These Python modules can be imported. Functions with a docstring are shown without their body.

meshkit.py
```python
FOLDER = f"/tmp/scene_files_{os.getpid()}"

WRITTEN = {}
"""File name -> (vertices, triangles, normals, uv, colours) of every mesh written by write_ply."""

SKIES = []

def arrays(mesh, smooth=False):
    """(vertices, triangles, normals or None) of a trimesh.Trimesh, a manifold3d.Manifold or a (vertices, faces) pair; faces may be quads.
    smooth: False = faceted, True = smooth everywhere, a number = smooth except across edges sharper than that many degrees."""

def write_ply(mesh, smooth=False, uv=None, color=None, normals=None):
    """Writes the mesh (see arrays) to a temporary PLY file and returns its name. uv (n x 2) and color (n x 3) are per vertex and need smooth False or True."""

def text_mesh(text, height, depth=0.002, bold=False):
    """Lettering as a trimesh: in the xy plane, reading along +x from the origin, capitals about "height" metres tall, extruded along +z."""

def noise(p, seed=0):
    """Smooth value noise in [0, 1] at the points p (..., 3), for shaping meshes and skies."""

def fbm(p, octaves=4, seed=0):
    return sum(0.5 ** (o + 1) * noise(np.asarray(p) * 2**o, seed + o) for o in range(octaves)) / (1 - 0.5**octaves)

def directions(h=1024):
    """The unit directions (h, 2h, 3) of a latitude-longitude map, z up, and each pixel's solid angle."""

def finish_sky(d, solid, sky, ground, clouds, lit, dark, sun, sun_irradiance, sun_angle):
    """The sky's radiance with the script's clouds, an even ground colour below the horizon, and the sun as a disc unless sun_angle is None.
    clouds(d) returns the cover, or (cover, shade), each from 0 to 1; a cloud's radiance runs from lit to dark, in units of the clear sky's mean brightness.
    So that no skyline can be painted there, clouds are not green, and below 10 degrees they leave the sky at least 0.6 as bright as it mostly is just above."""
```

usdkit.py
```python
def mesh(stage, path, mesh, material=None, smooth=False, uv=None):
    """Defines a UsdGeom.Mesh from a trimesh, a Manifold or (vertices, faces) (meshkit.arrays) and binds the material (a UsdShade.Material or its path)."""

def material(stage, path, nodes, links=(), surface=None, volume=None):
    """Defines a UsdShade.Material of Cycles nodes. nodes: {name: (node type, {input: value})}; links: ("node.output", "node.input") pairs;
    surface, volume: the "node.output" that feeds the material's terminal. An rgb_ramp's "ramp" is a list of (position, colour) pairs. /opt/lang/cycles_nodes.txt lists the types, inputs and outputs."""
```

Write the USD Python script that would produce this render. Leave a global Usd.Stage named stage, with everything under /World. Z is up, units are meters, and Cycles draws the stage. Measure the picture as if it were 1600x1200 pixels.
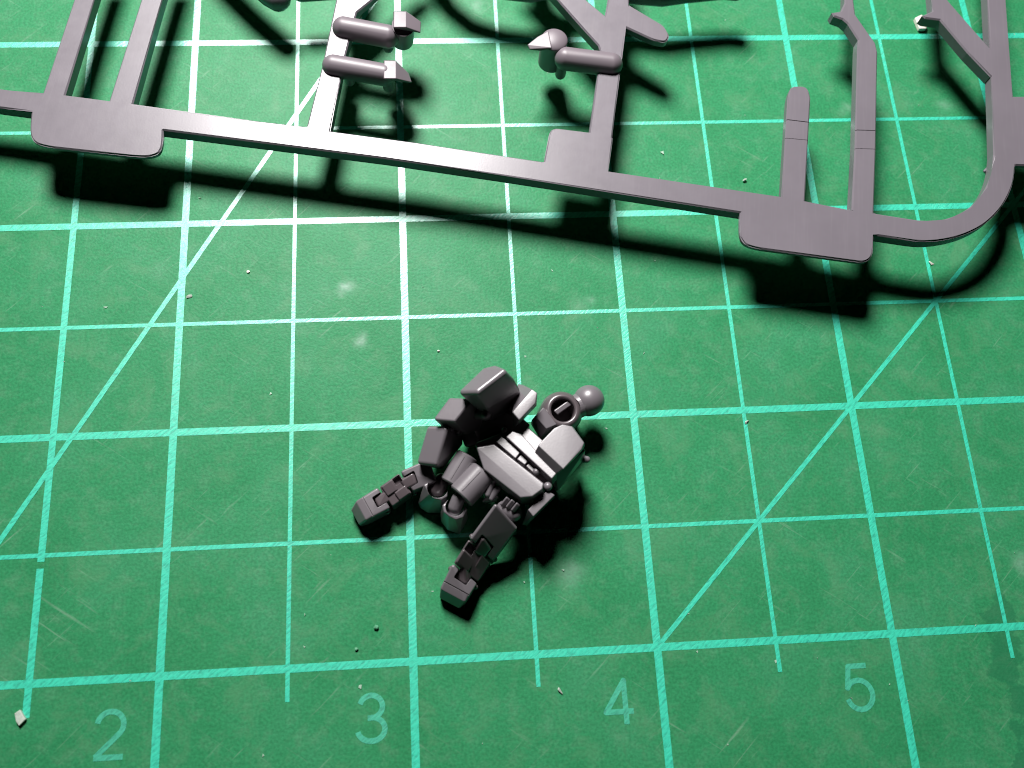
import math, random
import numpy as np, trimesh, manifold3d as mf
from shapely.geometry import Polygon, LineString, Point
from shapely.ops import unary_union
import usdkit, meshkit
from pxr import Usd, UsdGeom, UsdLux, UsdShade, Gf, Sdf

random.seed(7); rng = np.random.default_rng(7)
stage = Usd.Stage.CreateInMemory()
UsdGeom.SetStageUpAxis(stage, 'Z'); UsdGeom.SetStageMetersPerUnit(stage, 1.0)
UsdGeom.Xform.Define(stage, '/World'); UsdGeom.Scope.Define(stage, '/World/Looks')
MM = 0.001

# ------------------------------------------------------------------ camera (all sizes below in millimetres)
CAM = np.array([-8.692, -41.530, 100.529])
ROT = np.array([[0.996582, -0.05785, 0.058975], [-0.036482, -0.948686, -0.314107], [0.07412, 0.310882, -0.947554]])
FPX = 1462.53                                   # focal length for a picture 1600 wide
cam = UsdGeom.Camera.Define(stage, '/World/camera')
cm = np.eye(4); cm[0, :3], cm[1, :3], cm[2, :3], cm[3, :3] = ROT[0], -ROT[1], -ROT[2], CAM * MM
cam.AddTransformOp().Set(Gf.Matrix4d(cm.tolist()))
cam.CreateHorizontalApertureAttr(36.0); cam.CreateVerticalApertureAttr(27.0)
cam.CreateFocalLengthAttr(36.0 * FPX / 1600)
cam.CreateClippingRangeAttr(Gf.Vec2f(0.01, 10.0))
cam.CreateFStopAttr(32.0); cam.CreateFocusDistanceAttr(0.106)
cam.CreateExposureAttr(0.0)

# ------------------------------------------------------------------ the desk lamp: one round diffuser behind and above the sprue
LAMP = np.array([-10, 30, 0]) + np.array([-0.148, 0.67, 1.0]) * 230
AIM = np.array([3.0, 30.0, 0.0])
lamp = UsdLux.SphereLight.Define(stage, '/World/desk_lamp')
lamp.CreateRadiusAttr(0.046); lamp.CreateNormalizeAttr(True)
lamp.CreateIntensityAttr(2.85); lamp.CreateColorAttr(Gf.Vec3f(1.0, 0.97, 0.95))
shade = UsdLux.ShapingAPI.Apply(lamp.GetPrim())          # the lamp's shade narrows its beam
shade.CreateShapingConeAngleAttr(34.0); shade.CreateShapingConeSoftnessAttr(1.0)
zb = (LAMP - AIM) / np.linalg.norm(LAMP - AIM); xb = np.cross([0, 0, 1], zb); xb /= np.linalg.norm(xb)
lm = np.eye(4); lm[0, :3], lm[1, :3], lm[2, :3], lm[3, :3] = xb, np.cross(zb, xb), zb, LAMP * MM
lamp.AddTransformOp().Set(Gf.Matrix4d(lm.tolist()))

# ------------------------------------------------------------------ helpers
used = {}
def numbered(parent, name):
    k = (parent, name); n = used.get(k, 0); used[k] = n + 1
    return f'{parent}/{name}' if n == 0 else f'{parent}/{name}_{n:03d}'
def tag(p, label=None, cat=None, group=None, kind=None):
    for k, v in (('label', label), ('category', cat), ('group', group), ('kind', kind)):
        if v: p.SetCustomDataByKey(k, v)
    return p
def thing(name, label, cat, loc=(0, 0, 0), group=None):
    x = UsdGeom.Xform.Define(stage, numbered('/World', name)); x.AddTranslateOp().Set(Gf.Vec3d(*[c * MM for c in loc]))
    p = x.GetPrim()
    ORIGIN[str(p.GetPath())] = np.array(loc, float)
    return tag(p, label, cat, group)
ORIGIN = {}
def obj(name, mesh, mat, parent=None, smooth=35, label=None):
    """one Mesh prim; mesh in millimetres in world coordinates"""
    root = str(parent.GetPath()) if parent is not None else '/World'
    v, f, n = meshkit.arrays(mesh, smooth)
    o = np.zeros(3)
    for k, c in ORIGIN.items():
        if root == k or root.startswith(k + '/'): o = c
    v = (v - o) * MM
    path = numbered(root, name)
    m = UsdGeom.Mesh.Define(stage, path)
    usdkit_mesh(m, v, f, n, mat)
    return tag(m.GetPrim(), label)
def usdkit_mesh(m, v, f, n, mat):
    from pxr import Vt
    m.CreatePointsAttr(Vt.Vec3fArray.FromNumpy(v.astype(np.float32)))
    m.CreateFaceVertexCountsAttr(Vt.IntArray.FromNumpy(np.full(len(f), 3, np.int32)))
    m.CreateFaceVertexIndicesAttr(Vt.IntArray.FromNumpy(f.astype(np.int32).ravel()))
    m.CreateSubdivisionSchemeAttr('none')
    if n is not None:
        m.CreateNormalsAttr(Vt.Vec3fArray.FromNumpy(n.astype(np.float32))); m.SetNormalsInterpolation('vertex')
    UsdShade.MaterialBindingAPI.Apply(m.GetPrim()).Bind(mat)

def ray(u, v):
    return np.array([(u - 800) / FPX, (v - 600) / FPX, 1.0]) @ ROT
def at(u, v, h=0.0):
    """point of the place at height h (mm) seen at picture point u, v"""
    d = ray(u, v); return CAM + d * (h - CAM[2]) / d[2]

def man(mesh):
    if isinstance(mesh, mf.Manifold): return mesh
    return mf.Manifold(mf.Mesh(np.asarray(mesh.vertices, np.float32), np.asarray(mesh.faces, np.uint32)))
def ball(p, r, seg=20):
    return mf.Manifold.sphere(r, seg).translate([float(c) for c in p])
def rhull(pts, r=0.2, seg=16):
    """rounded convex solid through the points (the points are its outer corners, pulled in by r)"""
    pts = np.asarray(pts, float); c = pts.mean(0); out = []
    for p in pts:
        d = p - c; L = np.linalg.norm(d); q = p - d / L * min(r * 1.3, L * .6)
        out.append(ball(q, r, seg))
    return mf.Manifold.batch_hull(out)
def blk(top, z0, r=0.2, inset=0.0):
    """solid under a polygon of (u, v, h) down to height z0"""
    P = np.array([at(*q) for q in top]); B = P.copy(); c = P.mean(0)
    B[:, :2] = c[:2] + (B[:, :2] - c[:2]) * (1 - inset); B[:, 2] = np.minimum(z0, P[:, 2] - 0.3)
    return rhull(np.vstack([P, B]), r)
def pts(*q): return np.array([at(*p) for p in q])
def tube(path, r, seg=18):
    """round bar through world points; r a number or one radius per point"""
    path = [np.asarray(p, float) for p in path]; rr = [r] * len(path) if np.isscalar(r) else r
    return mf.Manifold.batch_boolean([mf.Manifold.batch_hull([ball(a, ra, seg), ball(b, rb, seg)]) for a, b, ra, rb in zip(path, path[1:], rr, rr[1:])], mf.OpType.Add)
def cyl(a, b, r, r2=None, seg=40):
    a, b = np.asarray(a, float), np.asarray(b, float); d = b - a; L = np.linalg.norm(d); z = d / L
    x = np.cross(z, [0.3, 0.5, 0.81]); x /= np.linalg.norm(x); y = np.cross(z, x)
    m = np.column_stack([x, y, z, a])
    return mf.Manifold.cylinder(L, r, r if r2 is None else r2, seg).transform(m)
def union(*ms): return mf.Manifold.batch_boolean(list(ms), mf.OpType.Add)
def box(c, sx, sy, sz, rz=0.0):
    return mf.Manifold.cube([sx, sy, sz], True).rotate([0, 0, rz]).translate([float(q) for q in c])

# ------------------------------------------------------------------ materials
def plastic(name, col, rough=0.36, spec=0.5, grain=0.06, bev=0.00010, var=0.03, streak=0.0):
    nodes = {
        'g': ('geometry', {}),
        'n1': ('noise_texture', {'scale': 160.0, 'detail': 3.0, 'roughness': 0.5}),
        'r1': ('rgb_ramp', {'ramp': [(0.3, tuple(c * (1 - var) for c in col)), (0.7, tuple(c * (1 + var) for c in col))]}),
        'n2': ('noise_texture', {'scale': 5200.0, 'detail': 3.0}),
        'n3': ('noise_texture', {'scale': 700.0, 'detail': 5.0, 'roughness': 0.65}),
        'rr': ('map_range', {'from_min': 0.3, 'from_max': 0.7, 'to_min': rough - 0.02, 'to_max': rough + 0.03}),
        'bu': ('bump', {'strength': grain, 'distance': 0.00004}),
        'p': ('principled_bsdf', {'specular_ior_level': spec}),
    }
    links = [('g.position', 'n1.vector'), ('g.position', 'n2.vector'), ('g.position', 'n3.vector'), ('n1.fac', 'r1.fac'), ('r1.color', 'p.base_color'),
        ('n3.fac', 'rr.value'), ('rr.result', 'p.roughness'), ('n2.fac', 'bu.height'), ('bu.normal', 'p.normal')]
    if streak:
        nodes['sq'] = ('mapping', {'rotation': (0, 0, 0.16)}); nodes['sm'] = ('mapping', {'scale': (2600, 130, 1)})
        nodes['sn'] = ('noise_texture', {'scale': 1.0, 'detail': 4.0, 'roughness': 0.6})
        nodes['sr'] = ('rgb_ramp', {'ramp': [(0.50, (0, 0, 0)), (0.78, (1, 1, 1))]})
        nodes['sk'] = ('math', {'math_type': 'multiply', 'value2': streak}); nodes['sx'] = ('mix_color', {'blend_type': 'mix', 'b': (0.36, 0.34, 0.36)})
        links.remove(('r1.color', 'p.base_color'))
        links += [('g.position', 'sq.vector'), ('sq.vector', 'sm.vector'), ('sm.vector', 'sn.vector'), ('sn.fac', 'sr.fac'), ('sr.color', 'sk.value1'), ('sk.value', 'sx.fac'), ('r1.color', 'sx.a'), ('sx.result', 'p.base_color')]
    if bev:
        nodes['be'] = ('bevel', {'samples': 4, 'radius': bev}); links.append(('be.bevel', 'bu.normal'))
    return usdkit.material(stage, '/World/Looks/' + name, nodes, links, surface='p.BSDF')

SPRUE = plastic('sprue_plastic', (0.145, 0.130, 0.150), rough=0.31, spec=0.42, grain=0.10, bev=0, streak=0.05, var=0.05)
PEG = plastic('peg_plastic', (0.150, 0.127, 0.145), rough=0.44, grain=0.05, bev=0.00008)
HAND = plastic('hand_plastic', (0.140, 0.127, 0.140), rough=0.35, spec=0.85, grain=0.10, bev=0.00008)
HANDDK = plastic('joint_plastic', (0.090, 0.074, 0.081), rough=0.30, spec=0.8, grain=0.08, bev=0.00006)

def mat_green():
    """cutting mat vinyl: mottled green, pebbled, with rubbed pale smudges and a dark damp stain"""
    sm = [((540, 449), 1.6, .50), ((566, 531), 1.5, .32), ((893, 888), 2.6, .20), ((885, 905), 3.2, .08), ((905, 480), 2.2, .10), ((925, 470), 1.2, .14), ((1475, 165), 1.9, .17), ((745, 10), 2.2, .22), ((1322, 172), 1.6, .16), ((250, 425), 2.6, .08), ((690, 700), 2.5, .06), ((1595, 880), 2.0, .18), ((855, 1130), 1.5, .05)]
    nodes = {
        'g': ('geometry', {}),
        'big': ('noise_texture', {'scale': 95.0, 'detail': 5.0, 'roughness': 0.6}),
        'ramp': ('rgb_ramp', {'ramp': [(0.28, (0.020, 0.180, 0.070)), (0.5, (0.026, 0.205, 0.084)), (0.74, (0.040, 0.222, 0.105))]}),
        'mid': ('noise_texture', {'scale': 480.0, 'detail': 4.0, 'roughness': 0.65}),
        'midr': ('rgb_ramp', {'ramp': [(0.50, (0, 0, 0)), (0.80, (1, 1, 1))]}),
        'midm': ('math', {'math_type': 'multiply', 'value2': 0.22}),
        'dust': ('mix_color', {'blend_type': 'mix', 'b': (0.20, 0.30, 0.22)}),
        # fine grain of the surface
        'peb': ('noise_texture', {'scale': 3300.0, 'detail': 2.0}),
        'pebc': ('rgb_ramp', {'ramp': [(0.32, (0.80, 0.80, 0.80)), (0.68, (1.17, 1.17, 1.17))]}),
        'pm': ('mix_color', {'blend_type': 'multiply', 'fac': 0.8}),
        # rubbed dull patches
        'rub': ('noise_texture', {'scale': 230.0, 'detail': 7.0, 'roughness': 0.72, 'distortion': 0.6}),
        'rubr': ('rgb_ramp', {'ramp': [(0.50, (0, 0, 0)), (0.72, (0.55, 0.55, 0.55))]}),
        'rubx': ('mix_color', {'blend_type': 'mix', 'b': (0.080, 0.225, 0.112)}),
        # scratches: stretched noise, thresholded, two directions
        'q1': ('mapping', {'rotation': (0, 0, 0.60)}), 'm1': ('mapping', {'scale': (110, 1900, 1)}),
        's1': ('noise_texture', {'scale': 1.0, 'detail': 3.0, 'roughness': 0.55, 'distortion': 0.25}),
        's1r': ('rgb_ramp', {'ramp': [(0.64, (0, 0, 0)), (0.76, (1, 1, 1))]}),
        'q2': ('mapping', {'rotation': (0, 0, -0.75)}), 'm2': ('mapping', {'scale': (150, 2100, 1)}), 'msk': ('noise_texture', {'scale': 110.0, 'detail': 2.0}), 'mskr': ('map_range', {'from_min': 0.46, 'from_max': 0.60, 'to_min': 0.02, 'to_max': 1.0, 'clamp': True}), 'sc': ('math', {'math_type': 'multiply'}),
        's2': ('noise_texture', {'scale': 1.0, 'detail': 3.0, 'roughness': 0.55, 'distortion': 0.3}),
        's2r': ('rgb_ramp', {'ramp': [(0.63, (0, 0, 0)), (0.75, (1, 1, 1))]}),
        'sa': ('math', {'math_type': 'maximum'}),
        'sb': ('math', {'math_type': 'multiply', 'value2': 0.24}),
        'scr': ('mix_color', {'blend_type': 'mix', 'b': (0.32, 0.42, 0.34)}),
        # warped coordinates for the smudges
        'wn': ('noise_texture', {'scale': 520.0, 'detail': 3.0}),
        'wc': ('mix_vector', {'fac': 0.0022, 'use_clamp': False}),
        'wn2': ('noise_texture', {'scale': 330.0, 'detail': 4.0, 'roughness': 0.65}), 'wc2': ('mix_vector', {'fac': 0.0055, 'use_clamp': False}),
        'bu': ('bump', {'strength': 0.45, 'distance': 0.00006}),
        'p': ('principled_bsdf', {'roughness': 0.47, 'specular_ior_level': 0.12}),
    }
    links = [('g.position', f'{n}.vector') for n in ('big', 'rub', 'mid', 'peb', 'q1', 'q2', 'wn', 'wn2', 'msk')] + [
        ('big.fac', 'ramp.fac'), ('mid.fac', 'midr.fac'), ('midr.color', 'midm.value1'), ('midm.value', 'dust.fac'), ('ramp.color', 'dust.a'),
        ('peb.fac', 'pebc.fac'), ('dust.result', 'pm.a'), ('pebc.color', 'pm.b'),
        ('q1.vector', 'm1.vector'), ('q2.vector', 'm2.vector'), ('msk.fac', 'mskr.value'), ('m1.vector', 's1.vector'), ('m2.vector', 's2.vector'), ('s1.fac', 's1r.fac'), ('s2.fac', 's2r.fac'),
        ('s1r.color', 'sa.value1'), ('s2r.color', 'sa.value2'), ('sa.value', 'sb.value1'), ('sb.value', 'sc.value1'), ('mskr.result', 'sc.value2'), ('sc.value', 'scr.fac'), ('rub.fac', 'rubr.fac'), ('rubr.color', 'rubx.fac'), ('pm.result', 'rubx.a'), ('rubx.result', 'scr.a'),
        ('g.position', 'wc.a'), ('wn.color', 'wc.b'), ('g.position', 'wc2.a'), ('wn2.color', 'wc2.b'), ('peb.fac', 'bu.height'), ('bu.normal', 'p.normal')]
    last = 'scr.result'
    for i, ((u, v), rad, amt) in enumerate(sm):
        c = at(u, v) * MM + np.array([0.0011, 0.0011, 0.0011]) * .5 * 2; c[2] = 0.0011
        nodes[f'd{i}'] = ('mapping', {'location': tuple(-c / (rad * MM)), 'scale': (1 / (rad * MM),) * 3})
        nodes[f'gr{i}'] = ('gradient_texture', {'gradient_type': 'quadratic_sphere'})
        nodes[f'k{i}'] = ('math', {'math_type': 'multiply', 'value2': amt})
        nodes[f'x{i}'] = ('mix_color', {'blend_type': 'mix', 'b': (0.50, 0.58, 0.55)})
        links += [('wc.result', f'd{i}.vector'), (f'd{i}.vector', f'gr{i}.vector'), (f'gr{i}.fac', f'k{i}.value1'), (f'k{i}.value', f'x{i}.fac'), (last, f'x{i}.a')]
        last = f'x{i}.result'
    for i, ((u, v), rad) in enumerate([((1560, 962), 2.8), ((1568, 1010), 2.4), ((1566, 1045), 2.2), ((1586, 1085), 1.9), ((1594, 1130), 1.9), ((1596, 1180), 1.9)]):
        c = at(u, v) * MM + 0.00275; c[2] = 0.00275
        nodes[f'sd{i}'] = ('mapping', {'location': tuple(-c / (rad * MM)), 'scale': (1 / (rad * MM),) * 3})
        nodes[f'sg{i}'] = ('gradient_texture', {'gradient_type': 'spherical'})
        links += [('wc2.result', f'sd{i}.vector'), (f'sd{i}.vector', f'sg{i}.vector')]
        if i:
            nodes[f'sm{i}'] = ('math', {'math_type': 'maximum'})
            links += [('sg0.fac' if i == 1 else f'sm{i-1}.value', f'sm{i}.value1'), (f'sg{i}.fac', f'sm{i}.value2')]
    nodes['sr'] = ('rgb_ramp', {'ramp': [(0.22, (0, 0, 0)), (0.36, (0.62, 0.62, 0.62))]})
    nodes['st'] = ('mix_color', {'blend_type': 'mix', 'b': (0.016, 0.135, 0.060)})
    links += [('sm5.value', 'sr.fac'), ('sr.color', 'st.fac'), (last, 'st.a'), ('st.result', 'p.base_color')]
    return usdkit.material(stage, '/World/Looks/mat_vinyl', nodes, links, surface='p.BSDF')
MATG = mat_green()

def ink(name, col, rough=0.37):
    """printed grid ink: rubbed in fine diagonal strokes, worn through here and there"""
    return usdkit.material(stage, '/World/Looks/' + name, {
        'g': ('geometry', {}),
        'q': ('mapping', {'rotation': (0, 0, -0.70)}), 'm': ('mapping', {'scale': (1300, 4200, 1)}),
        'n': ('noise_texture', {'scale': 1.0, 'detail': 3.0, 'roughness': 0.6}),
        'r': ('rgb_ramp', {'ramp': [(0.30, tuple(c * .62 for c in col)), (0.5, col), (0.72, tuple(min(1, c * 1.18) for c in col))]}),
        'w': ('noise_texture', {'scale': 300.0, 'detail': 5.0, 'roughness': 0.7}),
        'wr': ('rgb_ramp', {'ramp': [(0.62, (0, 0, 0)), (0.80, (0.5, 0.5, 0.5))]}),
        'x': ('mix_color', {'blend_type': 'mix', 'b': (0.05, 0.25, 0.13)}),
        'bu': ('bump', {'strength': 0.55, 'distance': 0.00006}),
        'p': ('principled_bsdf', {'roughness': rough, 'specular_ior_level': 0.95}),
    }, [('g.position', 'q.vector'), ('q.vector', 'm.vector'), ('m.vector', 'n.vector'), ('g.position', 'w.vector'), ('n.fac', 'r.fac'), ('w.fac', 'wr.fac'), ('wr.color', 'x.fac'),
        ('r.color', 'x.a'), ('x.result', 'p.base_color'), ('n.fac', 'bu.height'), ('bu.normal', 'p.normal')], surface='p.BSDF')
INK = ink('grid_ink', (0.034, 0.50, 0.335))
INK2 = ink('numeral_ink', (0.048, 0.37, 0.235))
def plain(name, col, rough=0.6):
    return usdkit.material(stage, '/World/Looks/' + name, {'g': ('geometry', {}), 'n': ('noise_texture', {'scale': 4000.0}),
        'r': ('rgb_ramp', {'ramp': [(0.3, tuple(c * .8 for c in col)), (0.7, tuple(min(1, c * 1.15) for c in col))]}),
        'p': ('principled_bsdf', {'roughness': rough})}, [('g.position', 'n.vector'), ('n.fac', 'r.fac'), ('r.color', 'p.base_color')], surface='p.BSDF')
WHITE = plain('white_shaving', (0.80, 0.78, 0.70)); PALE = plain('pale_dust', (0.40, 0.46, 0.40)); DUST = plain('fine_dust', (0.28, 0.42, 0.32)); NUB = plain('green_nub', (0.09, 0.30, 0.17), 0.4)

# ------------------------------------------------------------------ the cutting mat
CELL = 12.7
mat = thing('cutting_mat', 'scuffed green cutting mat printed with a light green half inch grid and numerals', 'cutting mat')
sheet = mf.Manifold.cube([216, 172, 2.8]).translate([-106, -62, -2.8])
obj('mat_sheet', sheet, MATG, mat, smooth=False)
def strip(a, b, w, z):
    a, b = np.array(a, float), np.array(b, float); d = (b - a) / np.linalg.norm(b - a); n = np.array([-d[1], d[0]])
    N = max(2, int(np.linalg.norm(b - a) / 0.35)); t = np.linspace(0, 1, N)
    s = rng.integers(1000)
    def edge(sgn, k):
        j = 1 + 0.16 * (meshkit.fbm(np.stack([t * np.linalg.norm(b - a) * 2.2, np.full(N, k), np.full(N, s * 1.7)], 1), 3) - .5)
        return a + np.outer(t, b - a) + n * sgn * w / 2 * j[:, None]
    L, R = edge(1, 0.3), edge(-1, 9.3)
    v = np.vstack([np.c_[L, np.full(N, z)], np.c_[R, np.full(N, z)]])
    f = [(i, N + i, i + 1) for i in range(N - 1)] + [(i + 1, N + i, N + i + 1) for i in range(N - 1)]
    return trimesh.Trimesh(v, np.array(f), process=False)
X = lambda i: (i - 7) * CELL
Y = lambda j: (j - 3) * CELL
for j in range(0, 10):
    obj('grid_line', strip((-104, Y(j)), (104, Y(j)), 0.80 if j % 2 == 0 else 0.46, 0.020), INK, mat, smooth=False)
for i in range(0, 15):
    w = 0.82 if i % 2 == 0 else (0.72 if i == 3 else 0.44)
    lo = -60.0 if i % 2 == 0 else -41.3
    if i == 3:   # this one is scraped through just above the border line
        obj('grid_line', strip((X(i), -26.05), (X(i), 108), w, 0.026), INK, mat, smooth=False)
        obj('grid_line', strip((X(i), lo), (X(i), -26.75), w, 0.026), INK, mat, smooth=False)
    else:
        obj('grid_line', strip((X(i), lo), (X(i), 108), w, 0.026), INK, mat, smooth=False)
obj('diagonal_line', strip((-61.0, -33.7), (15.0, 97.0), 0.55, 0.032), INK, mat, smooth=False)
obj('diagonal_line', strip((12.7, -38.1), (104, 53.2), 0.50, 0.032), INK, mat, smooth=False)
def arc(cx, cy, rx, ry, a0, a1, n=18):
    return [(cx + rx * math.cos(math.radians(t)), cy + ry * math.sin(math.radians(t))) for t in np.linspace(a0, a1, n)]
DIGITS = {
    '1': [[(.6, 3.5), (1.7, 4.3), (1.7, 0)]],
    '2': [arc(1.42, 3.02, 1.28, 1.24, 172, -38) + [(.12, .05)], [(.0, 0), (2.8, 0)]],
    '3': [arc(1.36, 3.22, 1.14, 1.08, 165, -90), [(1.36, 2.14), (1.0, 2.14)], arc(1.36, 1.07, 1.36, 1.12, 90, -170)],
    '4': [[(2.05, 0), (2.05, 4.25), (0, 1.25), (2.85, 1.25)]],
    '5': [[(2.55, 4.3), (.62, 4.3), (.22, 2.15)] + arc(1.40, 1.42, 1.38, 1.45, 140, -165)],
    '6': [arc(1.45, 1.4, 1.4, 1.42, 0, 360, 36), arc(2.2, 1.8, 2.1, 2.5, 175, 70)]}
for ch, x in (('1', -69.6), ('2', -44.0), ('3', -18.4), ('4', 6.75), ('5', 32.1), ('6', 57.6)):
    g = unary_union([LineString(q).buffer(.27, cap_style='flat') for q in DIGITS[ch]])
    polys = list(getattr(g, 'geoms', [g]))
    cs = mf.CrossSection([np.array(r.coords)[:-1].tolist() for p in polys for r in [p.exterior] + list(p.interiors)], mf.FillRule.EvenOdd)
    obj('numeral', cs.extrude(0.012).translate([x, -45.45, 0.012]), INK2, mat, smooth=False)

# ------------------------------------------------------------------ the sprue: flat moulded frame standing a few millimetres above the mat
SH, SA = 6.55, 0.011
def on_sprue(u, v, dz=0.0):
    d = ray(u, v)          # z = SH + SA x + dz
    t = (SH + dz + SA * CAM[0] - CAM[2]) / (d[2] - SA * d[0]); return CAM + d * t
def rounded(px, r, which=None, n=6):
    """rounds the corners (all, or the indices in which) of a picture polygon by r pixels"""
    out = []
    for i, p in enumerate(px):
        p = np.array(p, float); a, b = np.array(px[i - 1], float), np.array(px[(i + 1) % len(px)], float)
        if which is not None and i not in which: out.append(tuple(p)); continue
        rr = r if np.isscalar(r) else r[i]
        da, db = a - p, b - p; la, lb = np.linalg.norm(da), np.linalg.norm(db)
        s, e = p + da / la * min(rr, la * .45), p + db / lb * min(rr, lb * .45)
        for k in range(n + 1):
            t = k / n; out.append(tuple((1 - t) ** 2 * s + 2 * t * (1 - t) * p + t * t * e))
    return out

def smooth_run(px, n=6):
    """Catmull-Rom through picture points"""
    p = np.array([px[0]] + list(px) + [px[-1]], float); out = []
    for i in range(1, len(p) - 2):
        for t in np.linspace(0, 1, n, endpoint=False):
            out.append(tuple(.5 * ((2 * p[i]) + (-p[i-1] + p[i+1]) * t + (2*p[i-1] - 5*p[i] + 4*p[i+1] - p[i+2]) * t**2 + (-p[i-1] + 3*p[i] - 3*p[i+1] + p[i+2]) * t**3)))
    return out + [tuple(px[-1])]
sprue = thing('sprue_frame', 'grey plastic sprue frame with runners, tabs and pegs lying across the top of the mat', 'sprue', (0, 30, 0))
rail = [(-160, 119), (0, 139), (97, 148.5), (205, 162.5), (400, 188), (477, 197), (515, 204), (650, 222), (848, 252), (950, 268), (1222, 308), (1332, 328)] + \
    smooth_run([(1366, 332.5), (1405, 339), (1440, 343.5), (1470, 343), (1498, 334), (1523, 317), (1541, 292), (1550, 265), (1553, 240)]) + [(1551.5, 180), (1549, 110), (1543, 0), (1537, -110),
    (1565, -110), (1571, 0), (1577, 80), (1584, 150), (1587, 210)] + smooth_run([(1587, 257), (1582, 290), (1566, 322), (1541, 348), (1510, 365), (1475, 374.5), (1440, 377), (1400, 372), (1364, 366.5)]) + \
    [(1157, 332), (800, 276.5), (600, 247), (400, 221.5), (255, 203), (52, 175), (0, 168), (-160, 147)]
pieces = [('outer_rail', rail, 1.5, []),
    ('tab', rounded([(50, 160), (255, 187), (254, 238), (228, 246), (62, 228), (45, 214)], 26, (2, 3, 4, 5)), .60, []),
    ('tab', rounded([(1157, 316), (1366, 345), (1364, 412), (1170, 386), (1155, 372)], 24, (2, 3, 4)), .60, []),
    ('tab', rounded([(848, 262), (860, 198), (925, 208), (958, 215), (950, 278)], 14, (1,)), .60, []),
    ('tab', [(1560, 149), (1584, 150), (1720, 150), (1720, 262), (1588, 258), (1560, 257)], .60, []),
    ('runner', [(60, 165), (115, 0), (145, -90), (176, -90), (147, 0), (95, 170)], 1.5, []),
    ('runner', [(163, 180), (220, 0), (248, -90), (280, -90), (253, 0), (242, 38), (202, 182)], 1.5, []),
    ('runner', [(475, 214), (504, 100), (525, 0), (545, -95), (576, -95), (566, -6), (557, 20), (540, 85), (512, 224)], 1.5, []),
    ('branch', [(545, 8), (575, -40), (640, -90), (672, -90), (580, 1), (556, 20)], 1.0, []),
    ('runner', [(918, 226), (938, 85), (942, 40), (950, 0), (962, -90), (992, -90), (983, 0), (978, 45), (962, 170), (948, 286)], 1.5, []),
    ('branch', [(944, 96), (935, 71), (907, 40), (868, -4), (800, -80), (845, -80), (910, -6), (946, 24), (965, 50)], 1.5, []),
    ('branch', rounded([(962, 25), (983, 7), (1037, 39), (1047, 56), (1040, 66), (1020, 62), (977, 42), (962, 50)], 6, (2, 3, 4, 5)), 1.0, []),
    ('runner', rounded([(1220, 326), (1231, 150), (1236, 134), (1261, 134), (1267, 150), (1257, 332)], 9, (1, 2, 3, 4)), 1.1, [((1231, 187), (1264, 191), .10, .22), ((1231, 216), (1263, 219), .06, .05)]),
    ('runner', [(1330, 345), (1336, 230), (1340, 75), (1341, 62), (1325, 37), (1317, 30), (1303, 25), (1300, 19), (1314, 17), (1320, 4), (1322, -60), (1338, -60), (1334, -2), (1337, 22), (1352, 44), (1368, 66), (1371.5, 80), (1369, 230), (1365, 350)], 1.5, [((1335, 203), (1370, 204), .09, .20), ((1335, 232), (1370, 233), .06, .05)]),
    ('branch', [(1565, 120), (1548, 119), (1512, 82), (1469, 31), (1446, 28), (1441, 24), (1457, 17), (1457, 8), (1450, -60), (1478, -60), (1480, -2), (1546, 74), (1565, 90)], 1.5, [])]
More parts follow.
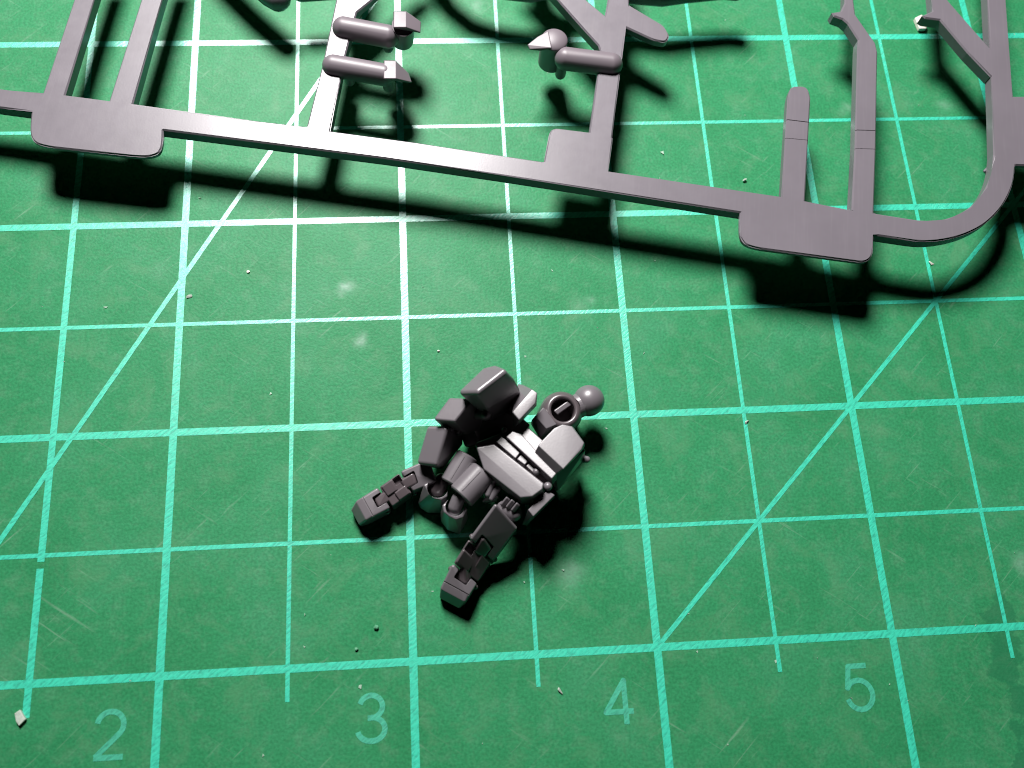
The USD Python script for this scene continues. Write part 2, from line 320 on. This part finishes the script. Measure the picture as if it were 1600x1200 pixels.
flat = [Polygon([on_sprue(u, v)[:2] for u, v in px]).buffer(0) for _, px, _, _ in pieces]
whole = unary_union(flat); taken = None
def extruded(poly, z0, z1):
    out = []
    for g in getattr(poly, 'geoms', [poly]):
        if g.is_empty or g.geom_type != 'Polygon' or g.area < 0.002: continue
        rings = [np.array(g.exterior.coords)[:-1]] + [np.array(r.coords)[:-1] for r in g.interiors]
        out.append(mf.CrossSection([r.tolist() for r in rings], mf.FillRule.EvenOdd).extrude(z1 - z0).translate([0, 0, z0]))
    return out
for (name, px, t, cuts), P in zip(pieces, flat):
    own = P if taken is None else P.difference(taken)
    taken = P if taken is None else taken.union(P)
    C = 0.17; inner = whole.buffer(-C, join_style='mitre')
    skin = own
    for (a, b, w, d) in cuts:                     # knife scores: the top skin is parted along thin strips
        A, B = on_sprue(*a)[:2], on_sprue(*b)[:2]; e = (B - A) / np.linalg.norm(B - A) * .4
        skin = skin.difference(LineString([A - e, B + e]).buffer(w / 2, cap_style='flat'))
    vs, fs, n0 = [], [], 0
    for region in (skin.intersection(inner), skin.difference(inner)):
        for g in getattr(region, 'geoms', [region]):
            if g.geom_type != 'Polygon' or g.area < 1e-5: continue
            tv, tf = trimesh.creation.triangulate_polygon(g, engine='earcut')
            z = np.array([-C if whole.exterior.distance(Point(q)) < C * .5 or any(r.distance(Point(q)) < C * .5 for r in whole.interiors) else 0.0 for q in tv])
            T = tv[tf]; cr = (T[:, 1, 0] - T[:, 0, 0]) * (T[:, 2, 1] - T[:, 0, 1]) - (T[:, 1, 1] - T[:, 0, 1]) * (T[:, 2, 0] - T[:, 0, 0])
            tf = np.where(cr[:, None] < 0, tf[:, ::-1], tf)
            vs.append(np.c_[tv, z]); fs.append(tf + n0); n0 += len(tv)
    low = union(*extruded(own, -t, -C - .001)).to_mesh()
    vs.append(low.vert_properties[:, :3]); fs.append(low.tri_verts + n0)
    v = np.vstack(vs); v[:, 2] += SH + SA * v[:, 0]
    m = trimesh.Trimesh(v, np.vstack(fs), process=False)
    obj(name, m, SPRUE, sprue, smooth=False)
obj('gate_stub', rhull(pts((1537, 268, 5.6), (1546, 258, 5.8), (1549, 266, 5.4), (1541, 275, 4.6), (1548, 260, 4.6)), 0.18), SPRUE, sprue)

def peg(a, b, r, head, name='peg', r2=None):
    """round rod lying over a runner with an upright chisel-topped pin at its end"""
    p = obj(name, tube([on_sprue(*a, 0), on_sprue(*b, 0)], r, 28), PEG, sprue, smooth=40)
    obj('peg_head', head, PEG, p, smooth=28)
def pin(c, r, ztop, zbot):
    return cyl((c[0], c[1], zbot), (c[0], c[1], ztop), r)
def wedge(l0, l1, t0, t1, zt, ze, zb):
    """chisel: flat strip l0-l1 (px quad, height zt) falling to a tip"""
    return rhull(np.vstack([pts(*[(u, v, zt) for u, v in l0 + l1]), pts(*[(u, v, ze) for u, v in t0 + t1]), pts(*[(u, v, zb) for u, v in l0 + l1]), pts(*[(u, v, zb) for u, v in t0 + t1])]), 0.12)
peg((521, 103), (600, 117), 1.32, wedge([(600, 95), (618, 95)], [(618, 123), (600, 123)], [(639, 116)], [(643, 129)], 7.6, 6.0, 4.6))
peg((537, 44), (606, 57), 1.36, union(wedge([(615, 18), (634, 18)], [(634, 43), (615, 43)], [(658, 35)], [(657, 51)], 8.3, 7.2, 6.2), cyl(at(629, 62, 4.0), at(630, 40, 7.7), 1.35)))
c0, c1 = at(861, 97, 3.4), at(861, 71, 7.5)
c1[:2] = c0[:2]
peg((955, 101), (884, 92), 1.38, union(cyl(c0, c1, 1.6, seg=56), mf.Manifold.sphere(1.6, 56).scale([1, 1, .34]).translate(c1.tolist()), rhull(pts((824, 71, 8.0), (827, 77, 7.9), (840, 57, 8.2), (857, 49, 8.3), (862, 75, 8.4), (846, 79, 8.0), (844, 80, 6.8), (852, 60, 6.8), (832, 76, 7.0)), .12)), r2=0)
for (u, v) in ((545, 118), (606, 66), (606, 128), (877, 108)):
    q = at(u, v, 4.0); obj('locating_pin', union(cyl((q[0], q[1], 3.0), (q[0], q[1], 5.2), 0.66), ball((q[0], q[1], 3.0), .66)), PEG, sprue)
# curved runners past the upper edge of the view; their shadows and undersides reach into it
def bar(px, r=1.05, dz=-1.0): return tube([on_sprue(u, v, dz) for u, v in px], r)
obj('curved_runner', bar([(300, -130), (340, -85), (385, -42), (425, -8), (434, -3)], 1.6, -1.0), SPRUE, sprue)
obj('curved_runner', bar([(470, -10), (500, -12), (530, -14)], 1.0, -1.0), SPRUE, sprue)
obj('curved_runner', bar([(655, -150), (668, -100), (690, -62), (725, -35), (775, -20), (830, -14), (870, -22)], 1.4, -1.2), SPRUE, sprue)
obj('curved_runner', bar([(828, -150), (832, -90), (838, -60), (862, -40), (900, -38)], 1.6, -1.2), SPRUE, sprue)
obj('curved_runner', bar([(972, -14), (1000, -10), (1035, -7), (1070, -12), (1130, -18), (1150, -16)], 1.35, -1.2), SPRUE, sprue)

# ------------------------------------------------------------------ the little robot hand
HC = at(800, 735, 6.9)
hand = thing('robot_hand', 'small dark grey articulated robot hand with ball wrist lying palm down on the mat', 'robot hand', tuple(at(790, 710)[:2]) + (0,))
def hp(name, mesh, mat=HAND, parent=hand, smooth=32): return obj(name, mesh, mat, parent, smooth)
TX, TY = 0.125, -0.125                      # the back of the hand leans a little towards the lamp
def bk(*q):
    """points (u, v, d): seen at u, v, at d above the leaning plane of the hand's back"""
    out = []
    for u, v, d in q:
        r = ray(u, v); k = (HC[2] + d + TX * (CAM[0] - HC[0]) + TY * (CAM[1] - HC[1]) - CAM[2]) / (r[2] - TX * r[0] - TY * r[1]); out.append(CAM + r * k)
    return np.array(out)
NB = np.array([-TX, -TY, 1.0]); NB /= np.linalg.norm(NB)
def plate(q, t, r=.1, grow=0.0):
    """flat plate lying in the back plane: outline points (u, v, d), thickness t"""
    P = bk(*q); c = P.mean(0); return rhull(np.vstack([P, c + (P - c) * (1 + grow) - NB * t]), r)
rc = at(880, 640, 5.6)
prof = [(1.26, -4.4), (2.30, -4.4), (2.30, -1.3), (2.24, -.95), (2.07, -.50), (1.82, -.15), (1.60, -.02), (1.42, -.03), (1.30, -.14), (1.26, -.3)]
ringm = mf.CrossSection([prof]).revolve(72).rotate([3, 3, 0]).translate(rc.tolist())
# wrist: ball, neck, ring with a bar across its bore, block
wb = at(920, 626, 4.2)
wrist = hp('wrist_ball', ball(wb, 1.70, 64), HAND, hand, 60)
hp('wrist_neck', tube([wb, at(896, 638, 4.2)], [1.3, 1.35], 36) - cyl((rc[0], rc[1], 1.0), (rc[0], rc[1], 9.0), 1.9, 1.9, 48), HAND, wrist, 40)
ring = hp('wrist_ring', ringm, HANDDK, hand, 40)
hp('ring_bar', rhull(np.vstack([pts((866, 643, 5.2), (870, 647, 5.1), (894, 630, 5.1), (890, 626, 5.2)), pts((866, 643, 3.2), (870, 647, 3.2), (894, 630, 3.2), (890, 626, 3.2))]), .15), HAND, ring)
hp('wrist_block', rhull(pts((849, 637, 6.0), (869, 663, 5.7), (854, 669, 6.1), (837, 650, 6.4), (831, 656, 4.9), (844, 684, 4.4), (850, 640, 1.5), (868, 668, 1.5), (846, 688, 1.5), (830, 662, 1.5)), .12), HAND)
# palm core below everything
palm = hp('palm', blk([(742, 692, 4.0), (790, 672, 4.4), (838, 680, 5.2), (880, 735, 5.6), (848, 762, 5.6), (815, 764, 5.4), (758, 720, 4.6)], 1.0, .4, .06), HANDDK)
hp('thumb_base', rhull(pts((724, 672, 2.6), (745, 638, 3.8), (800, 638, 4.2), (828, 664, 3.2), (800, 700, 1.2), (745, 700, .9), (722, 676, .3), (800, 640, .3), (745, 702, .3), (828, 668, .3)), .15), HANDDK)
# back of the hand: knuckle plate, inlaid strip, upper plate, cuff
hp('knuckle_plate', plate([(745, 699, .1), (770, 694, .2), (850, 757, .2), (848, 765, .2), (833, 776, .1), (815, 778, .0), (755, 731, -.1)], 2.2, .15), HAND)
hp('knuckle_boss', rhull(pts((722, 678, 3.9), (738, 672, 3.9), (748, 692, 3.6), (728, 697, 3.6), (726, 684, 1.0), (746, 694, 1.0)), .4), HAND)
inl = hp('inlay_strip', plate([(775, 690, -.35), (783, 682, -.35), (813, 707, -.35), (806, 716, -.35)], 1.2, .08), HAND)
hp('inlay_block', plate([(808, 717, -.55), (815, 709, -.55), (826, 719, -.55), (820, 726, -.55)], 1.0, .08), HAND, inl)
hp('inlay_block', plate([(822, 728, -.8), (829, 721, -.8), (840, 731, -.8), (833, 738, -.8)], 1.0, .08), HANDDK, inl)
hp('rivet', ball(bk((838, 737, -.7))[0], .38, 28), HAND, inl)
hp('rivet', ball(bk((788, 672, -.9))[0], .30, 28), HANDDK, inl)
hp('back_plate', plate([(791, 682, .2), (800, 674, .2), (813, 678, .2), (869, 741, .2), (863, 748, .2)], 1.8, .09), HAND)
hp('back_ledge', plate([(813, 680, .05), (823, 667, .05), (852, 692, .05), (862, 722, .05), (852, 726, .05)], 1.7, .09), HAND)
cuff_top = [(841, 697, 1.5), (846, 690, 1.5), (866, 669, 1.45), (879, 663, 1.4), (894, 666, 1.3), (913, 692, 1.1), (909, 702, 1.1), (880, 733, 1.3)]
hp('cuff', rhull(np.vstack([bk(*cuff_top), bk((835, 708, .15), (868, 741, .15)), pts((914, 696, 6.0), (896, 668, 5.6), (878, 666, 5.6), (842, 698, 6.0)), pts((838, 708, 4.8), (870, 741, 4.8), (909, 706, 3.4), (890, 676, 4.6))]), .10), HAND)
hp('bore_floor', cyl((rc[0], rc[1], 1.2), (rc[0], rc[1], 2.6), 1.5), HANDDK, ring)
hp('side_wall', rhull(pts((866, 742, 5.8), (914, 702, 5.6), (913, 714, 4.2), (870, 767, 4.2), (862, 756, 4.6), (905, 708, 2.6), (866, 754, 2.6)), .15), HANDDK)
hp('side_pin', tube([at(905, 718, 3.9), at(917, 718, 3.9)], [.45, .38], 20), HAND)
g = hp('side_guard', rhull(np.vstack([bk((856, 767, -.9), (866, 773, -1.0), (833, 806, -1.1), (826, 797, -1.0)), pts((816, 820, 3.4), (821, 821, 3.2)), pts((862, 772, 2.8), (866, 776, 2.8), (832, 806, 2.6), (824, 808, 2.2))]), .10), HAND)
hp('rivet', ball(bk((856, 760, -.7))[0], .46, 28), HAND, g)
hp('thumb_guard', rhull(np.vstack([bk((801, 645, 2.2), (832, 609, 2.2), (839, 614, 2.2), (836, 630, 2.1), (811, 656, 2.1)), pts((810, 600, 6.0), (817, 601, 6.0)), pts((803, 668, 5.0), (814, 659, 5.0), (838, 634, 5.0), (839, 618, 5.2), (808, 640, 4.2), (815, 604, 4.4))]), .10), HAND)
# thumb: three angular links and the pins between them
t1 = hp('thumb_link', rhull(pts((720, 613, 11.0), (757, 576, 11.0), (774, 572, 11.2), (745, 612, 12.3), (788, 579, 12.3), (803, 592, 10.3), (760, 636, 9.9), (765, 646, 7.6), (813, 608, 8.0), (768, 657, 5.2), (814, 626, 4.6), (724, 618, 6.4), (752, 634, 6.6), (756, 585, 2.2), (742, 616, 3.2), (800, 630, 1.8)), .42), HAND)
hp('thumb_knuckle', tube([at(788, 622, 4.8), at(806, 632, 4.8)], [1.5, 1.3], 32), HANDDK)
hp('thumb_joint', union(ball(at(758, 648, 8.2), .40, 24), tube([at(758, 646, 7.2), at(744, 644, 6.4)], .75)), HAND)
t2 = hp('thumb_link', rhull(pts((679, 654, 7.6), (702, 622, 7.8), (709, 657, 8.4), (736, 624, 8.8), (749, 636, 7.2), (717, 666, 5.4), (756, 652, 5.6), (718, 670, 4.6), (730, 679, 4.4), (750, 670, 4.2), (688, 664, 5.0), (702, 630, 4.6), (722, 664, 4.0)), .28), HAND)
hp('thumb_joint', tube([at(697, 660, 5.9), at(700, 672, 5.7)], .62), HAND)
hp('thumb_joint', tube([at(722, 664, 5.5), at(716, 672, 4.9)], .5), HANDDK)
t3 = hp('thumb_link', rhull(pts((653, 724, 5.0), (670, 666, 6.2), (679, 727, 5.9), (697, 667, 7.1), (689, 731, 3.6), (722, 671, 3.0), (723, 690, 2.8), (694, 730, 2.9), (658, 727, 3.0), (688, 734, 2.4), (672, 672, 2.6), (716, 690, 2.2)), .40), HAND)

def prism(p0, p1, w, h, r, ridge=True):
    """rounded bar from p0 to p1 (centres of its ends), w wide across, h deep"""
    p0, p1 = np.asarray(p0, float), np.asarray(p1, float); d = p1 - p0; L = np.linalg.norm(d); d /= L
    x = np.cross([0, 0, 1.0], d); x /= np.linalg.norm(x); y = np.cross(d, x)
    sec = mf.CrossSection.square([w - 2 * r, h - 2 * r], True).offset(r, mf.JoinType.Round, 2, 40)
    inner = mf.CrossSection.square([w - 2 * r, h - 2 * r], True).offset(r - .13, mf.JoinType.Round, 2, 40)
    m = mf.Manifold.batch_hull([sec.extrude(L - .26).translate([0, 0, .13]), inner.extrude(L)])
    if ridge: m += mf.Manifold.cube([.07, .07, L - .8], True).translate([-w * .04, (h / 2) * (1 if y[2] > 0 else -1), L / 2])
    return m.transform(np.column_stack([x, y, d, p0]))
def laid_finger(path, w, z, marks, lift=None, roll=(0, 0), names=('fingertip', 'finger_link', 'finger_link'), tips=0.45):
    """a finger lying on the mat: path of picture points from tip to base; forked tip, cross-jointed middle link, base link.
    marks: lengths along the path (0..1) where the tip ends, the middle link starts and ends, the base link starts"""
    lift = lift or [0] * len(path)
    W = np.array([at(u, v, z * .75 + q) for (u, v), q in zip(path, lift)]); L = np.r_[0, np.cumsum(np.linalg.norm(np.diff(W, axis=0), axis=1))]; L /= L[-1]
    def P(s, t, h):
        c = np.array([np.interp(s, L, W[:, k]) for k in range(3)]); c2 = np.array([np.interp(min(1, s + .05), L, W[:, k]) for k in range(3)]); c1 = np.array([np.interp(max(0, s - .05), L, W[:, k]) for k in range(3)])
        d = c2 - c1; d[2] = 0; d /= np.linalg.norm(d); n = np.array([-d[1], d[0], 0])
        return np.array([c[0], c[1], 0]) + n * t * w / 2 + np.array([0, 0, max(.05, h + np.interp(s, L, lift) + t * w / 2 * np.interp(s, (marks[0] * .8, marks[1] * 1.1, 1), (0, roll[0], roll[1])))])
    a, b, c, d = marks; h = z
    # tip: blunt rounded nose, a shallow fork at its root with the tongue of the middle link in it
    tip = rhull([P(.0, -.8, h * .40), P(.0, .8, h * .40), P(.012, -.8, .12), P(.012, .8, .12), P(a * .26, -1, h * .93), P(a * .26, 1, h * .93), P(a * .46, -1, h), P(a * .46, 1, h), P(a, -1, h * .97), P(a, 1, h * .97), P(a, -1, .2), P(a, 1, .2), P(a * .25, -1, .1), P(a * .25, 1, .1)], .26)
    tip -= rhull([P(s, t, q) for s in (a * .70, a * 1.4) for t in (-.45, .45) for q in (h * .62, h + 1)], .16)
    tip -= rhull([P(s, t, q) for s in (a * .465, a * .48) for t in (-1.5, 1.5) for q in (h * .965, h + .5)], .02, 8)
    hp(names[0], tip)
    m = 0.5 * (b + c)
    mid = rhull([P(s, t, q) for s in (b, c) for t in (-1, 1) for q in (.25, h * .93)], .16)
    mid += rhull([P(s, t, q) for s in (a * .74, b + .05) for t in (-.40, .40) for q in (h * .40, h * .92)], .26)
    mid += rhull([P(s, t, q) for s in (c - .03, d + .10) for t in (-.44, .44) for q in (h * .40, h * 1.0)], .34)
    mid += rhull([P(s, t, q) for s in (b + .015, m + .02) for t in (-.10, .92) for q in (h * .6, h * 1.0)], .16)
    mid += rhull([P(s, t, q) for s in (m - .03, c - .015) for t in (-.95, -.22) for q in (h * .6, h * 1.03)], .16)
    mid -= rhull([P(s, t, q) for s in (m + .035, c - .01) for t in (.30, .9) for q in (h * .76, h + .6)], .1)
    link = hp(names[1], mid, HANDDK)
    hp('joint_pin', tube([P(a * .9, -1.03, h * .55), P(a * .9, 1.03, h * .55)], .30), HANDDK, link)
    hp('joint_pin', tube([P(d + .04, -1.03, h * .55), P(d + .04, 1.03, h * .55)], .30), HANDDK, link)
    bas = rhull([P(s, t, q) for s in (d, 1.0) for t in (-1, 1) for q in (.3, h * 1.02)], .22)
    bas -= rhull([P(s, t, q) for s in (d - .1, d + .11) for t in (-.5, .5) for q in (h * .6, h + 1)], .16)
    hp(names[2], bas)
# first finger, laid flat to the left
laid_finger([(553, 806), (600, 780), (640, 752), (676, 737)], 2.35, 2.9, (.38, .41, .66, .69), [0, 0, .3, .8], (.25, .1))
# second finger, curled
hp('finger_link', prism(at(731, 712, 3.9), at(704, 757, 3.5), 2.4, 2.8, 1.1), HAND)
hp('finger_joint', tube([at(690, 752, 2.8), at(684, 764, 2.3)], .85, 26), HANDDK)
def cup(rim, foot, bore, r=.16):
    return rhull(np.vstack([pts(*rim), pts(*foot)]), r) - bore
hp('fingertip', cup([(663, 757, 3.7), (671, 770, 3.7), (680, 778, 3.6), (691, 780, 3.5), (699, 775, 3.5), (700, 760, 3.5), (680, 748, 3.5)], [(653, 786, 1.4), (657, 794, .6), (668, 801, .4), (690, 801, .4), (698, 780, .6), (672, 764, .4)], tube([at(685, 760, 5.2), at(683, 763, 2.2)], 1.12)), HAND)
# third finger, curled
hp('finger_link', prism(at(756, 738, 4.6), at(720, 776, 4.4), 3.0, 3.0, 1.35), HAND)
hp('finger_joint', tube([at(716, 780, 4.0), at(711, 792, 3.6)], .72, 26), HAND)
hp('fingertip', cup([(692, 789, 4.0), (694, 799, 4.0), (702, 806, 3.9), (713, 811, 3.8), (724, 807, 3.8), (730, 795, 3.8), (716, 782, 3.8), (700, 781, 3.8)], [(688, 803, 1.6), (690, 815, .8), (700, 828, .4), (718, 834, .4), (730, 812, .5), (704, 796, .4)], tube([at(712, 790, 5.6), at(710, 793, 2.4)], 1.0)), HAND)
# knuckle hinge left open between the third and fourth fingers
hp('knuckle_hinge', union(ball(at(771, 750, 5.2), .34, 24), tube([at(770, 752, 5.0), at(762, 772, 4.6)], .34), tube([at(777, 764, 4.9), at(768, 778, 4.4)], .34), rhull(pts((753, 783, 3.6), (765, 770, 4.2), (779, 776, 4.0), (776, 783, 3.4), (758, 786, 1.4), (776, 782, 1.4)), .1)), HAND)
# fourth finger, long, towards the lower left
k4 = hp('knuckle_hinge', union(*[rhull([at(u, v, 6.2), at(u + 9, v - 11, 6.6), at(u + 4, v + 3, 6.0), at(u + 13, v - 8, 6.4), at(u, v, 4.4), at(u + 13, v - 8, 4.4)], .12) for u, v in ((783, 788), (791, 792), (799, 797))], tube([at(788, 795, 4.9), at(803, 802, 4.9)], .85)), HAND)
laid_finger([(702, 941), (719, 909), (746, 868), (769, 837), (791, 808)], 3.0, 2.7, (.30, .325, .56, .585), [0, .1, 1.0, 2.4, 3.3], (1.0, .8))

# ------------------------------------------------------------------ crumbs on the mat
def crumb(u, v, size, label, mat, cat='crumb', name='plastic_crumb', h=None, ang=0, n=9):
    c = at(u, v, 0); sx, sy = size; h = h or min(sx, sy) * .7
    P = rng.normal(size=(n, 3)); P /= np.linalg.norm(P, axis=1, keepdims=True); P *= [sx / 2, sy / 2, h / 2]
    a = math.radians(ang); P[:, :2] = P[:, :2] @ np.array([[math.cos(a), math.sin(a)], [-math.sin(a), math.cos(a)]])
    P[:, 2] -= P[:, 2].min() - 0.03; P[:, :2] += c[:2]
    p = obj(name, mf.Manifold.hull_points(P), mat, None, smooth=False); return tag(p, label, cat)
def chip(u0, poly, h0, h1, label, mat, cat='plastic chip', name='plastic_chip'):
    P = pts(*[(u, v, h0) for u, v in poly]); Q = P.copy(); Q[:, 2] = h1
    return tag(obj(name, rhull(np.vstack([P, Q]), .06), mat), label, cat)
chip(0, [(1427, 32), (1437, 27), (1446, 43), (1444, 49), (1434, 49)], 0.08, 0.6, 'bright white plastic chip beside the forked branch of the sprue', WHITE)
chip(0, [(25, 1114), (33, 1109), (42, 1124), (32, 1134), (27, 1128)], 0.06, 0.35, 'pale square plastic chip by the lower end of the leftmost grid line', PALE)
crumb(1455, 412, (.9, .45), 'white oblong crumb on the grid line below the curved corner of the sprue', WHITE, ang=-35)
crumb(588, 980, (.55, .5), 'small green nub standing above the numeral 3', NUB, name='mat_nub', cat='nub', h=.34, n=40)
crumb(557, 1014, (.40, .36), 'tiny dark green nub left of the thick line above numeral 3', NUB, name='mat_nub', cat='nub', h=.26, n=40)
crumb(296, 464, (.75, .45), 'pale crumb touching the thick line left of the mat centre', PALE, ang=20)
crumb(875, 1078, (1.0, .4), 'slender pale crumb lying above and left of numeral 4', PALE, ang=-55)
crumb(1167, 660, (.7, .45), 'whitish crumb just below the thick grid line right of the wrist ball', PALE)
crumb(388, 425, (.45, .3), 'tiny white crumb left of the thin grid line under the sprue', WHITE)
crumb(1163, 282, (.7, .55), 'white fleck on the mat just above the outer rail beside the small runner', PALE)
crumb(685, 548, (.4, .3), 'tiny white fleck above the thumb of the hand', WHITE)
specks = []
for _ in range(55):
    u, v = rng.uniform(0, 1600), rng.uniform(20, 1190); c = at(u, v, 0.02); s = rng.uniform(.05, .13)
    P = rng.normal(size=(7, 3)) * [s, s * rng.uniform(.35, 1), s * .4]; P[:, 2] = np.abs(P[:, 2])
    a = rng.uniform(0, 6.3); P[:, :2] = P[:, :2] @ np.array([[math.cos(a), math.sin(a)], [-math.sin(a), math.cos(a)]])
    specks.append(mf.Manifold.hull_points(P + c))
tag(obj('dust_specks', mf.Manifold.compose(specks), DUST, None, smooth=False), 'fine pale dust specks scattered over the green mat', 'dust', kind='stuff')
